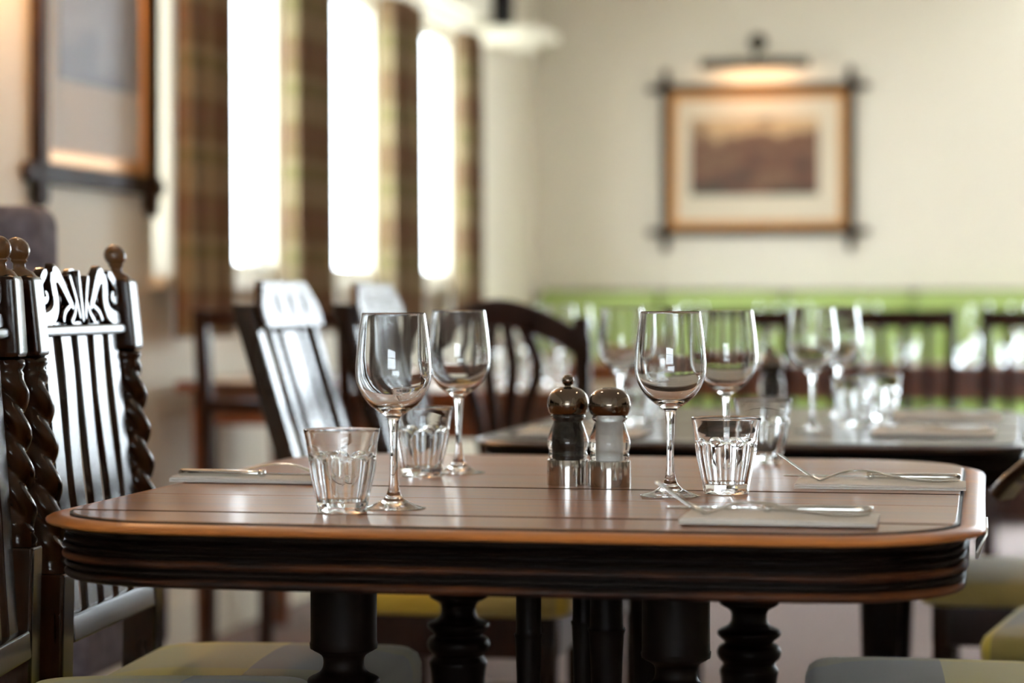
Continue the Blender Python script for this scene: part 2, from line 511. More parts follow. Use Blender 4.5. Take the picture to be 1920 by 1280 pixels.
curtain('wide tartan curtain nearest the framed print on the window wall', 6.16, 6.53, .88, 2.05, .11, .035, 3, ph=.5)
curtain('tartan curtain between the first and second bright windows', 7.10, 7.49, .88, 2.05, .12, .04, 4, ph=1.2)
curtain('tartan curtain between the second and third bright windows', 8.20, 8.57, .88, 2.05, .12, .04, 4, ph=2.0)
curtain('narrow tartan curtain nearest the far corner shelf', 9.31, 9.63, .88, 2.05, .12, .035, 4, ph=.2)
r = thing('curtain_rail', 'thin cream curtain rail along the top of the windows', 'curtain rail', (XL, 0, 0))
MB().sweep([(.12, 6.15, 2.062), (.12, 9.7, 2.062)], circ(10, .007)).obj('rod', 'trim', r)
for y in (6.45, 7.84, 9.04, 9.66): MB().sweep([(.0, y, 2.062), (.12, y, 2.062)], circ(8, .005)).obj('bracket', 'trim', r)


# ================================================================== pictures
def oxford_picture(label, loc, rz, w, h, ext, bar, matt, pr, border):
    """Oxford frame: four dark bars crossing at the corners; local x along the wall, -y into the room, z up, origin at centre"""
    r = thing('framed_picture', label, 'picture', loc, rz)
    for sx in (-1, 1):
        m = MB().prism([(-bar / 2, -h / 2 - ext + .02), (0, -h / 2 - ext), (bar / 2, -h / 2 - ext + .02), (bar / 2, h / 2 + ext - .02), (0, h / 2 + ext), (-bar / 2, h / 2 + ext - .02)], -.032, -.002)
        m.v = [(x + sx * w / 2, z, y) for x, y, z in m.v]
        m.obj('stile', 'frame', r, bevel=.003)
    for sz in (-1, 1):
        m = MB().prism([(-w / 2 - ext + .02, -bar / 2), (w / 2 + ext - .02, -bar / 2), (w / 2 + ext, 0), (w / 2 + ext - .02, bar / 2), (-w / 2 - ext + .02, bar / 2), (-w / 2 - ext, 0)], -.026, -.002)
        m.v = [(x, z, y + sz * h / 2) for x, y, z in m.v]
        m.obj('rail', 'frame', r, bevel=.003)
    iw, ih, g = w - bar, h - bar, border
    for x0, x1, z0, z1 in ((-iw / 2, iw / 2, -ih / 2, -ih / 2 + g), (-iw / 2, iw / 2, ih / 2 - g, ih / 2), (-iw / 2, -iw / 2 + g, -ih / 2 + g, ih / 2 - g), (iw / 2 - g, iw / 2, -ih / 2 + g, ih / 2 - g)):
        MB().box(x0, x1, -.020, -.004, z0, z1).obj('gilt_slip', 'gilt', r, bevel=.004)
    MB().box(-iw / 2 + g, iw / 2 - g, -.010, -.004, -ih / 2 + g, ih / 2 - g).obj('mount', matt, r, smooth=False)
    px0, px1, pz0, pz1 = pr[1]
    MB().box(px0, px1, -.012, -.0095, pz0, pz1).obj('print', pr[0], r, smooth=False)
    return r


FX, FY = at(1420, 11.29)
oxford_picture('landscape print in a dark crossed-corner frame on the far wall', (FX, YF, 1.636), 0, .862, .672, .095, .036, 'mat',
               ('print', (-.315, .285, -.165, .195)), .034)
# brass picture light above it
pl = thing('picture_light', 'dark bronze picture light fixed above the landscape print', 'picture light', (FX, YF, 2.07))
MB().lathe([(0, 0), (.042, 0), (.042, .008), (.036, .016), (.014, .024), (0, .024)], 32).shear(lambda x, y, z: (x, -z, y + .112)).obj('wall_plate', 'brass_dark', pl)
MB().sweep(spline([(0, -.02, .112), (0, -.07, .10), (0, -.11, .05), (0, -.12, .012)], 5), circ(10, .007)).obj('arm', 'brass_dark', pl)
arc_ = [math.radians(q) for q in range(-75, 166, 20)]
m = MB().sweep([(-.25, -.12, 0), (.25, -.12, 0)], [(.025 * math.cos(a), .025 * math.sin(a)) for a in arc_] + [(.022 * math.cos(a), .022 * math.sin(a)) for a in arc_[::-1]])
m.obj('lamp_shade', 'brass_dark', pl)
MB().sweep([(-.22, -.118, .002), (.22, -.118, .002)], circ(8, .006)).obj('tube_lamp', 'bulb', pl)
ld = bpy.data.lights.new('picture_lamp_glow', 'AREA'); ld.shape = 'RECTANGLE'; ld.size = .30; ld.size_y = .03; ld.energy = .8; ld.color = (1, .52, .24)
lo = bpy.data.objects.new('picture_lamp_glow', ld); COL.objects.link(lo); lo.parent = pl
lo.location = (0, -.108, -.022); lo.rotation_euler = (math.radians(28), 0, 0)

# picture on the window wall, its left edge beyond
D0 = 6.19; wy = 5.82
r = oxford_picture('tall print in a dark crossed-corner frame on the window wall', (XL, wy, 1.29 + .42), PI / 2, .74, .84, .085, .05, 'mat_cool',
                   ('print_blue', (-.24, .30, -.18, .34)), .035)

# wall sconce whose warm glow reaches the wall beside that picture
sx, sy = XL, 5.02
sc_ = thing('wall_sconce', 'small warm wall sconce left of the tall print', 'wall lamp', (sx, sy, 1.78))
MB().lathe([(0, 0), (.045, 0), (.045, .01), (.03, .018), (0, .018)], 28).shear(lambda x, y, z: (z, x, y)).obj('wall_plate', 'brass_dark', sc_)
MB().sweep(spline([(.01, 0, 0), (.06, 0, -.02), (.09, 0, .02), (.09, 0, .05)], 5), circ(8, .007)).obj('arm', 'brass_dark', sc_)
MB().lathe([(.0, .05), (.02, .05), (.05, .06), (.038, .17), (.035, .17), (.046, .064), (0, .056)], 28, (.09, 0, 0)).obj('lamp_shade', 'mat', sc_)
MB().lathe([(0, .06), (.012, .065), (.018, .09), (.010, .115), (0, .12)], 16, (.09, 0, 0)).obj('bulb', 'bulb', sc_)
ld = bpy.data.lights.new('sconce_glow', 'POINT'); ld.energy = 40; ld.color = (1, .52, .22); ld.shadow_soft_size = .03
lo = bpy.data.objects.new('sconce_glow', ld); COL.objects.link(lo); lo.parent = sc_; lo.location = (.10, .02, .22)

# corner shelf with a speaker
cs = thing('corner_shelf', 'cream shelf board high on the wall beside the last curtain', 'shelf', (XL, 10.22, 2.10))
MB().prism([(0, -.22), (.24, -.22), (.29, -.17), (.29, .22), (0, .22)], 0, .045).obj('shelf_board', 'trim', cs, bevel=.006)
for y in (-.15, .15): MB().prism([(0, y - .012), (.2, y - .012), (.2, y + .012), (0, y + .012)], -.03, -.0005).obj('bracket', 'trim', cs, bevel=.003)
sp_ = thing('loudspeaker', 'small black loudspeaker standing on the cream wall shelf', 'speaker', (XL + .095, 10.15, 2.1455), math.radians(12))
MB().box(-.05, .05, -.06, .06, 0, .2).obj('cabinet', 'black', sp_, bevel=.008)
MB().box(-.043, .043, -.066, -.06, .01, .19).obj('grille', 'grille', sp_, bevel=.002)

# ceiling downlights
for i, (x, y) in enumerate(((-1.3, 1.0), (.3, 1.0), (-1.3, 3.4), (.3, 3.4), (1.6, 2.2), (-1.2, 6.2), (.6, 6.2), (-.4, -1.2), (1.2, -1.2))):
    r = thing('downlight', 'round warm downlight set into the ceiling', 'ceiling light', (x, y, ZC), 0, 'ceiling downlights')
    MB().lathe([(.034, 0), (.05, 0), (.05, -.006), (.034, -.010)], 28).obj('bezel', 'chrome', r)
    MB().lathe([(0, -.004), (.034, -.004), (.034, -.002), (0, -.002)], 28).obj('lamp_face', 'spot', r)
    ld = bpy.data.lights.new('downlight_beam', 'SPOT'); ld.energy = 18; ld.color = (1, .78, .55); ld.spot_size = math.radians(110); ld.spot_blend = .8; ld.shadow_soft_size = .05
    lo = bpy.data.objects.new('downlight_beam', ld); COL.objects.link(lo); lo.parent = r; lo.location = (0, 0, -.02)


# ================================================================== banquette along the far wall
bx0, bx1 = XL + .05, FAR_WIN[0] - .05
bq = thing('banquette', 'long apple green leather banquette against the far wall', 'bench', ((bx0 + bx1) / 2, YF, 0))
bw = bx1 - bx0
MB().box(-bw / 2, bw / 2, -.52, -.06, .02, .36).obj('plinth', 'mahogany', bq, bevel=.006)
n = 4
for k in range(n):
    x0 = -bw / 2 + bw * k / n; x1 = x0 + bw / n
    MB().box(x0 + .004, x1 - .004, -.56, -.12, .362, .49).obj('seat_cushion', 'green', bq, bevel=.035, seg=4)
    MB().box(x0 + .004, x1 - .004, -.17, -.03, .49, 1.02).obj('back_cushion', 'green', bq, bevel=.03, seg=4)
MB().box(-bw / 2, bw / 2, -.03, -.001, .02, 1.03).obj('back_board', 'mahogany', bq, bevel=.004)


# ================================================================== front dining table
def outline(w, l, r, bow, n=10):
    """closed outline (counter clockwise) of a table top with rounded corners and slightly bowed ends, plus outward normals"""
    p = []
    hw, hl = w / 2, l / 2
    for cx, cy, a0 in ((hw - r, hl - r, 0), (-hw + r, hl - r, 90), (-hw + r, -hl + r, 180), (hw - r, -hl + r, 270)):
        for k in range(n + 1):
            a = math.radians(a0 + 90 * k / n); p.append((cx + r * math.cos(a), cy + r * math.sin(a)))
        # straight run to the next corner
        nx = {0: (-hw + r, hl), 90: (-hw, -hl + r), 180: (hw - r, -hl), 270: (hw, hl - r)}[a0]
        lx, ly = p[-1]
        for k in range(1, 12): p.append((lx + (nx[0] - lx) * k / 12, ly + (nx[1] - ly) * k / 12))
    q = []
    for x, y in p:
        s = min(1, max(0, (abs(y) - hl * .5) / (hl * .5)))
        q.append((x, y + math.copysign(bow * (1 - (x / hw) ** 2) * s, y)))
    N = []
    for i in range(len(q)):
        a, b = q[i - 1], q[(i + 1) % len(q)]
        t = (b[0] - a[0], b[1] - a[1]); L = math.hypot(*t); N.append((t[1] / L, -t[0] / L))
    return q, N


def clip(poly, lo, hi):
    for lim, sgn in ((lo, 1), (hi, -1)):
        out = []
        for i, p in enumerate(poly):
            q = poly[(i + 1) % len(poly)]
            a, b = (p[1] - lim) * sgn, (q[1] - lim) * sgn
            if a >= 0: out.append(p)
            if (a >= 0) != (b >= 0):
                t = a / (a - b); out.append((p[0] + (q[0] - p[0]) * t, lim))
        poly = out
    o2 = []
    for p in poly:
        if not o2 or math.dist(p, o2[-1]) > 1e-5: o2.append(p)
    if math.dist(o2[0], o2[-1]) < 1e-5: o2.pop()
    return o2


def ring(q, N, prof, idx=None):
    """profile (offset, z) swept round the outline; idx: open run of outline indices, else the whole loop"""
    m = MB(); n = len(prof); ids = idx if idx is not None else list(range(len(q)))
    for i in ids:
        for o, z in prof: m.v.append((q[i][0] + N[i][0] * o, q[i][1] + N[i][1] * o, z))
    L = len(ids)
    for a in range(L if idx is None else L - 1):
        b = (a + 1) % L
        for k in range(n): m.f.append((a * n + k, a * n + (k + 1) % n, b * n + (k + 1) % n, b * n + k))
    if idx is not None: m.f += [tuple(range(n)), tuple(range((L - 1) * n, L * n))]
    return m


LEG = [(0, 0), (.028, 0), (.030, .03), (.022, .06), (.032, .08), (.038, .11), (.030, .15), (.027, .24), (.031, .36), (.034, .44), (.036, .49), (.038, .505), (.033, .514),
       (.039, .521), (.0415, .529), (.038, .537), (.031, .541), (.034, .545), (.0405, .551), (.0395, .557), (.028, .563), (.0235, .570), (.0235, .580), (.028, .585), (.0365, .590), (.0385, .597), (.0375, .602), (.0375, .74), (0, .74)]


def pedestal_table(label, loc, rz, w, l, seams, top_mat, lip_mat, worn, splits=True):
    r = thing('dining_table', label, 'table', loc, rz)
    q, N = outline(w, l, .14, .010)
    ys = [-l / 2 - .06] + seams + [l / 2 + .06]
    nk = len(ys) - 1
    for k, (a, b) in enumerate(zip(ys, ys[1:])):
        zt = .76 - (.0009 if k < nk - 3 else 0) - (.0008 if k == 0 else 0)
        MB().prism(clip(q, a + .0012, b - .0012), .7465, zt).obj('plank', top_mat, r, smooth=True, bevel=.0008, seg=1, angle=60)
        if k:
            cl = clip(q, a - .001, a + .001); xm = max(x for x, y in cl) - .004
            MB().box(-xm, xm, a - .0011, a + .0011, .7465, zt - .0003).obj('seam_filler', 'dark', r, smooth=False)
    MB().prism([(x * .985, y * .985) for x, y in q], .736, .7462).obj('sub_frame', 'dark', r, smooth=False)
    lip = [(.0035, .7465), (.0035, .7545), (.0055, .7560), (.010, .7565), (.017, .7560), (.0235, .7545), (.0275, .7525), (.0290, .7505), (.0275, .7480), (.023, .7465)]
    ring(q, N, [(.0002, .7440), (.0002, .7578), (.0034, .7575), (.0034, .7440)]).obj('groove_line', 'dark', r, angle=35)  # dark strip set in the groove to draw its line
    # edge moulding in lengths that meet at leaf joints along the two long sides
    n = len(q)
    cuts = [-.235, -.055, .165] if splits else []
    left = [i for i in range(n) if q[i][0] < -w / 2 + .03]
    labels = []
    for i, (x, y) in enumerate(q):
        labels.append((sum(y > c for c in cuts), (x > 0) if any(0 < sum(y > c for c in cuts) < len(cuts) for _ in (0,)) else None))
    start = next(i for i in range(n) if labels[i] != labels[i - 1]) if cuts else 0
    order = [(start + k) % n for k in range(n)]
    if cuts:
        runs = []; cur = [order[0]]
        for i in order[1:]:
            if labels[i] == labels[cur[-1]]: cur.append(i)
            else: runs.append(cur); cur = [i]
        runs.append(cur)
        for k, run in enumerate(runs):
            nxt = runs[(k + 1) % len(runs)][0]
            ring(q, N, lip, run + [nxt]).obj('edge_moulding', lip_mat, r, angle=35)
    else:
        ring(q, N, lip).obj('edge_moulding', lip_mat, r, angle=35)
    ring(q, N, [(-.03, .7465), (.010, .7465), (.009, .7400), (.004, .7360), (.004, .6950), (-.012, .6915), (-.03, .6915)]).obj('apron', 'dark', r, angle=35)

    def bead(o, z, a, b, mat): ring(q, N, [(o + a * math.cos(t), z + b * math.sin(t)) for t in [2 * PI * k / 10 for k in range(10)]]).obj('apron_bead', mat, r, angle=50)
    bead(.005, .7325, .0050, .0034, 'dark'); bead(.005, .7245, .0060, .0034, worn and 'dark'); bead(.006, .7145, .0060, .0044, worn); bead(.004, .7050, .005, .0035, 'dark'); bead(.004, .6955, .0055, .0050, worn)
    return r


TX, TD = .066, 2.917
tx, ty = cw(TX, TD); TR = ry(11)
table1 = pedestal_table('honey oak table with rounded corners laid with wine glasses in the foreground', (tx, ty, 0), TR, .935, 1.06,
                        [-.424, -.211, -.054, .15, .33], 'oak', 'oak_lip', 'oak_worn')


def on_t1(u, v):
    """point on the front table from the centre, along and across it"""
    c, s = math.cos(TR), math.sin(TR)
    return (tx + u * c - v * s, ty + u * s + v * c)


for u, v in ((-.214, -.24), (.163, -.24), (-.186, .24), (.198, .24)):
    m = MB().lathe(spline(LEG[1:-1], 3), 40, (u, v, 0)); m.obj('leg', 'dark', table1, angle=50)
for u, v, rr in ((-.028, -.10, .015), (.018, .02, .014), (.055, -.04, .020)):
    m = MB().lathe(spline([(.9, 0), (1.15, .05), (.9, .1), (.85, .3), (.9, .5), (1.05, .585), (1.15, .592), (1.0, .60), (1.0, .737)], 4), 20, (u, v, 0), lambda r_, z, a, rr=rr: r_ * rr); m.obj('centre_post', 'dark', table1, angle=50)
for v in (-.24, .24): MB().box(-.36, .36, v - .03, v + .03, .08, .13).obj('foot_bar', 'dark', table1, bevel=.01)
MB().box(-.04, .04, -.21, .21, .085, .125).obj('stretcher', 'dark', table1, bevel=.008)
# pale metal plate along the right side of the apron
m = MB()
for v in (-.30, -.297, -.17, -.167):
    e = .55 if v in (-.30, -.167) else 1.0
    for o, z in ((.028, .7445), (.0315, .7445), (.0215, .711), (.018, .711)): m.v.append((.4675 + .0225 + (o - .0225) * 1.0, v, .728 + (z - .728) * e))
for i in range(3):
    for k in range(4): m.f.append((i * 4 + k, i * 4 + (k + 1) % 4, i * 4 + 4 + (k + 1) % 4, i * 4 + 4 + k))
m.f += [(0, 1, 2, 3), (12, 13, 14, 15)]
m.obj('pale_plate', 'pale_metal', table1, bevel=.001)


# ================================================================== glassware
def solid_of(outer, inner): return outer + inner[::-1]


wo = spline([(.0345, .0012), (.030, .0022), (.021, .0052), (.0125, .0100), (.0075, .0165), (.0052, .027), (.0043, .045), (.0042, .062), (.0050, .082), (.0062, .0945), (.0085, .0995), (.0165, .1045), (.0270, .1130), (.0348, .1240), (.0392, .1345),
             (.0407, .1455), (.0402, .160), (.0386, .177), (.0363, .195), (.0342, .2088)], 5)
wi = spline([(0, .1072), (.008, .1078), (.0165, .1092), (.0258, .1155), (.0336, .1255), (.0379, .1353), (.0394, .1458), (.0390, .160), (.0374, .177), (.0352, .195), (.0332, .2088)], 5)
WINE = [(0, .0016), (.02, .0014), (.030, .0009), (.0335, .0003), (.0345, .0006)] + wo + [(.0341, .2097), (.0337, .21), (.0334, .2097)] + wi[::-1]


def make_wine(label, loc, group):
    o = MB().lathe(WINE, 72).obj('wine_glass', 'glass', angle=60)
    o.location = loc
    return tag(o, label, 'wine glass', group)


def make_tumbler(label, loc, group, rz=0):
    NF = 9
    prof_o = spline([(.0262, 0.0), (.0270, .006), (.0282, .013), (.0305, .024), (.0332, .036), (.0353, .047), (.0362, .056), (.0363, .0605), (.0366, .0640), (.0372, .0690), (.0384, .0770), (.0403, .0862)], 5)
    prof_i = spline([(0, .0105), (.015, .0105), (.0235, .0112), (.0252, .014), (.0275, .024), (.0302, .036), (.0322, .047), (.0333, .056), (.0338, .0605), (.0342, .0640), (.0350, .0690), (.0364, .0770), (.0388, .0862)], 5)

    def facet(r, z, a):
        x = (a % (2 * PI / NF)) - PI / NF             # -pi/9 .. pi/9 inside one panel
        arch = .0612 - .006 * (x / (PI / NF)) ** 2    # scalloped tops of the panels
        k = min(1, max(0, (arch - z) / .0025)); k = k * k * (3 - 2 * k)
        k *= min(1, max(.25, z / .006))
        return r * (1 + k * (.965 * math.cos(PI / NF) / math.cos(x) * 1.045 - 1))
    m = MB()
    outer = [(0, .0016), (.02, .0010), (.0245, 0)] + prof_o
    n_out = len(outer)
    rim = [(.0405, .0872), (.0400, .0876), (.0394, .0873)]
    m.lathe(outer + rim + prof_i[::-1], 108, fn=lambda r, z, a: r)
    # facet only the outside
    k = 1
    for i, (r, z) in enumerate((outer + rim + prof_i[::-1])[1:], 1):
        if r <= 1e-7: k += 1; continue
        if 3 <= i < n_out:
            for j in range(108):
                a = 2 * PI * j / 108; rr = facet(r, z, a); m.v[k + j] = (rr * math.cos(a), rr * math.sin(a), z)
        k += 108
    o = m.obj('tumbler', 'glass', angle=32)
    o.location = loc; o.rotation_euler = (0, 0, rz)
    return tag(o, label, 'tumbler', group)


TOP = .76
G1, G2 = 'wine glasses on the honey oak table', 'faceted tumblers on the honey oak table'
wine0 = make_wine('front left wine glass beside the nearest tumbler on the honey oak table', (*at(738, 2.59), TOP - .0009), G1)
tumb0 = make_tumbler('nearest faceted tumbler, at the left front of the honey oak table', (*at(641, 2.553), TOP - .0009), G2, .2)
dup(wine0, 'wine glass at the back left of the honey oak table', (*at(860, 3.11), TOP), .4, G1)
dup(wine0, 'wine glass just right of the salt mill on the honey oak table', (*at(1257, 2.745), TOP), 1.1, G1)
dup(wine0, 'wine glass at the back right of the honey oak table', (*at(1362, 3.17), TOP), 2.0, G1)
dup(tumb0, 'faceted tumbler at the back left of the honey oak table', (*at(790, 3.06), TOP), .5, G2)
dup(tumb0, 'faceted tumbler right of the salt mill, front right of the honey oak table', (*at(1362, 2.79), TOP), .33, G2)
dup(tumb0, 'faceted tumbler at the back right of the honey oak table', (*at(1430, 3.30), TOP), .1, G2)


# ================================================================== mills
def make_mill(name, label, loc, salt, cat, rz=0):
    r = thing(name, label, cat, loc, rz)
    MB().lathe(spline([(.0250, 0), (.0254, .002), (.0254, .028), (.0248, .0305), (.0225, .0318)], 3) + [(0, .0318)], 64).obj('base', 'chrome', r, angle=60)
    body = spline([(.0222, .0318), (.0236, .0345), (.0236, .0375), (.0226, .0405), (.0230, .0430), (.0248, .0480), (.0250, .0525), (.0236, .0590), (.0205, .0680), (.0180, .0750), (.0178, .0775), (.0200, .0795), (.0210, .0815), (.0206, .0840), (.0190, .0855)], 4)
    inner = [(.0112, .0855), (.0112, .0335), (0, .0335)] if salt else spline([(.0122, .0855), (.0120, .0750), (.0122, .0680), (.0130, .0590), (.0132, .0520), (.0130, .044), (.0128, .0335)], 3) + [(0, .0335)]
    MB().lathe([(0, .0318)] + body + inner, 64).obj('body', 'acrylic', r, angle=60)
    if salt: fill = [(0, .0333), (.0114, .0333), (.0114, .0425), (.01125, .043), (.0114, .0435), (.0114, .0605), (.01125, .061), (.0114, .0615), (.0114, .0850), (0, .0850)]
    else: fill = [(0, .0336)] + [(rr * 1.012, z) for rr, z in inner[::-1][1:]][:-1] + [(.0122, .0820), (0, .0820)]
    MB().lathe(fill, 48).obj('salt_fill' if salt else 'pepper_fill', 'salt' if salt else 'pepper', r, angle=40)
    cap = spline([(.0195, .0855), (.0215, .0858), (.0236, .0890), (.0252, .0955), (.0250, .1005), (.0225, .1085), (.0170, .1145), (.0090, .1178), (.004, .1184)], 4)
    if salt: cap = [(x, min(z, .1172 + .0004 * 0)) for x, z in cap]
    MB().lathe([(0, .0855)] + cap + [(0, .1184 if not salt else .1172)], 64).obj('cap', 'chrome_dim', r, angle=60)
    if not salt:
        MB().lathe([(0, .117), (.0046, .1175), (.0040, .1195)] + [(.0074 * math.cos(t), .1258 + .0074 * math.sin(t)) for t in [math.radians(q) for q in range(-60, 90, 15)]] + [(0, .1332)], 32).obj('finial', 'chrome_dim', r, angle=60)
    else:
        MB().lathe([(0, .1168), (.0085, .1168), (.0085, .1180), (.0070, .1186), (0, .1186)], 32).obj('top_button', 'chrome_dim', r, angle=60)
    return r


pep = make_mill('pepper_mill', 'clear and chrome pepper mill with a ball finial beside the salt mill', (*at(1065, 2.915), TOP), False, 'pepper mill')
sal = make_mill('salt_mill', 'clear and chrome salt mill full of white salt on the honey oak table', (*at(1143, 2.885), TOP), True, 'salt mill')


# ================================================================== place settings
def make_napkin(label, loc, rz, l, d, group='folded napkins'):
    """folded in three: the short side shows the layers"""
    r = .0011; prof = []
    t = .0062
    sect = [(-d / 2, .0004), (d / 2 - .002, 0), (d / 2, .0009), (d / 2 - .0016, .0020), (d / 2 + .0006, .0031), (d / 2 - .0018, .0041), (d / 2 - .0004, .0053), (d / 2 - .004, t), (-d / 2 + .004, t), (-d / 2 - .0006, .0053), (-d / 2 + .0014, .0041), (-d / 2 - .001, .0030), (-d / 2 + .0012, .0019)]
    m = MB()
    xs = [-l / 2, -l / 2 + .003, -l / 4, 0, l / 4, l / 2 - .003, l / 2]
    n = len(sect)
    for i, x in enumerate(xs):
        e = .78 if i in (0, len(xs) - 1) else 1
        for a, b in sect: m.v.append((x, a, .0 + b * e + (.0012 * math.sin(7 * a / d + x * 20) if 0 < i < len(xs) - 1 and b > .005 else 0)))
    for i in range(len(xs) - 1):
        for k in range(n): m.f.append((i * n + k, i * n + (k + 1) % n, (i + 1) * n + (k + 1) % n, (i + 1) * n + k))
    m.f += [tuple(range(n)), tuple(range((len(xs) - 1) * n, len(xs) * n))]
    o = m.obj('napkin', 'napkin', angle=70); o.location = loc; o.rotation_euler = (0, 0, rz)
    return tag(o, label, 'napkin', group)


def make_fork(label, loc, rz, group='forks'):
    """handle end at local x=0, tines towards -x"""
    r = thing('fork', label, 'fork', loc, rz, group)
    p = spline([(0, 0, .0035), (-.03, 0, .0022), (-.07, 0, .0060), (-.10, 0, .0125), (-.125, 0, .0135), (-.145, 0, .0085), (-.158, 0, .0040), (-.166, 0, .0026)], 5)
    n = len(p)

    def sc(i):
        s = -p[i][0] / .166
        w = .0085 - .0085 * s * .62 if s < .72 else .0032 + (s - .72) / .28 * .0075
        if s < .06: w *= .55 + .45 * s / .06
        return (w, .0016)
    MB().sweep(p, [(math.copysign(abs(a) ** .8, a), b) for a, b in circ(12, 1)], scale=sc).obj('handle', 'steel', r, angle=60)
    for k in range(4):
        y = (-1.5 + k) * .0062
        q = spline([(-.163, y * .9, .0028), (-.175, y, .0075), (-.192, y, .0185), (-.208, y, .0300), (-.214, y, .0335)], 4)
        L = len(q)
        MB().sweep(q, circ(8, .0019, .0013), scale=lambda i: (1 - .55 * i / L, 1 - .4 * i / L)).obj('tine', 'steel', r, angle=60)
    return r


def make_knife(label, loc, rz, group='knives'):
    r = thing('knife', label, 'knife', loc, rz, group)
    p = [(0, 0, .0045), (-.002, 0, .0045), (-.006, 0, .0045), (-.03, 0, .0045), (-.08, 0, .0045), (-.098, 0, .0045), (-.103, 0, .0045)]
    ss = [(.4, .5), (.8, .85), (1, 1), (1, 1), (.85, .85), (.7, .75), (.5, .6)]
    MB().sweep(p, [(math.copysign(abs(a / .0085) ** .7, a) * .0085, math.copysign(abs(b / .0045) ** .7, b) * .0044) for a, b in circ(16, .0085, .0045)], scale=lambda i: ss[i]).obj('handle', 'steel', r, angle=50)
    MB().lathe([(0, -.004), (.005, -.004), (.0064, -.002), (.0064, .002), (.005, .004), (0, .004)], 20).shear(lambda x, y, z: (z - .107, x, .0045 + y * .68)).obj('bolster', 'steel', r, angle=60)
    m = MB().prism([(-.108, -.006), (-.108, .006), (-.18, .0085), (-.20, .0075), (-.212, .0015), (-.210, -.002), (-.195, -.0055), (-.15, -.0070)], .0030, .0050)
    m.obj('blade', 'steel', r, bevel=.0006, seg=1)
    return r


def right_setting(pxr, Dc, rz, desc, l=.2, d=.165, z=TOP):
    """diner on the right: handles to the right; (pxr, Dc) is the middle of the napkin's right end"""
    x, y = at(pxr, Dc); c, s = math.cos(rz), math.sin(rz)
    P = lambda a, b: (x + a * c - b * s, y + a * s + b * c)
    make_napkin('folded napkin %s' % desc, (*P(-l / 2, 0), z), rz, l, d)
    make_knife('table knife on the napkin %s' % desc, (*P(-.006, .026), z + .0063), rz)
    make_fork('raised fork on the napkin %s' % desc, (*P(-.008, -.014), z + .0063), rz + .02)


right_setting(1648, 2.415, TR + .01, 'at the near right of the honey oak table', .195, .10)
right_setting(1812, 2.865, TR + .01, 'at the far right of the honey oak table', .200, .10)


def left_setting(pxl, Dc, rz, desc, l=.2, d=.165, z=TOP):
    x, y = at(pxl, Dc); c, s = math.cos(rz), math.sin(rz)
    P = lambda a, b: (x + a * c - b * s, y + a * s + b * c)
    make_napkin('folded napkin %s' % desc, (*P(l / 2, 0), z), rz, l, d)
    make_knife('table knife on the napkin %s' % desc, (*P(.006, -.025), z + .0063), rz + PI)
    make_fork('fork on the napkin %s' % desc, (*P(.010, .012), z + .0063), rz + PI)


left_setting(340, 3.005, TR - .02, 'at the left edge of the honey oak table', .19, .09)


# ================================================================== chairs
def cushion_mesh(w, d, z0, h, taper=.9, n=14, puff=.012, back_w=None):
    """upholstered seat pad: front at +y, wider at the front"""
    m = MB()
    rings = []
    levels = [(0.0, .96), (.15, 1.0), (.6, 1.0), (.85, .975), (.97, .93), (1.0, .86)]
    base = rrect(w, d, .05, 6)
    for t, s in levels:
        ids = []
        for x, y in base:
            k = 1 - (1 - taper) * (.5 - y / d)
            ids.append(len(m.v)); m.v.append((x * k * s, y * s, z0 + h * t))
        rings.append(ids)
    for t in (.7, .45, .2):
        ids = []
        for x, y in base:
            k = 1 - (1 - taper) * (.5 - y / d)
            ids.append(len(m.v)); m.v.append((x * k * t, y * t, z0 + h + puff * (1 - t * t)))
        rings.append(ids)
    L = len(base)
    for a, b in zip(rings, rings[1:]):
        for k in range(L): m.f.append((a[k], a[(k + 1) % L], b[(k + 1) % L], b[k]))
    m.f.append(tuple(rings[0])); m.f.append(tuple(rings[-1]))
    return m


def raker(z0, tan, tan_low=.06):
    def fn(x, y, z):
        return (x, y - (z - z0) * tan, z) if z > z0 else (x, y - (z0 - z) * tan_low, z)
    return fn


def twist_post(x, r0=.0225, amp=.0055, z0=.655, z1=.905, hand=1, pitch=.093):
    prof = [(.6, z0 - .006), (1.0, z0 - .006), (1.06, z0 + .002), (.9, z0 + .008)]
    n = 64
    body = [(1.0, z0 + .010 + (z1 - z0 - .020) * k / n) for k in range(n + 1)]
    end = [(.85, z1 - .006), (1.05, z1), (1.02, z1 + .006), (.6, z1 + .008)]

    def fn(k, z, a):
        if z < z0 + .009 or z > z1 - .009: return k * r0 * .92
        e = min(1, (z - z0 - .009) / .02, (z1 - .009 - z) / .02)
        f = a + hand * 2 * PI * z / pitch; R_, d_ = r0 * .72, r0 * .36
        return (1 - e) * r0 * .88 + e * (d_ * abs(math.cos(f)) + math.sqrt(R_ * R_ - (d_ * math.sin(f)) ** 2))
    return MB().lathe(prof + body + end, 48, (x, 0, 0), fn)


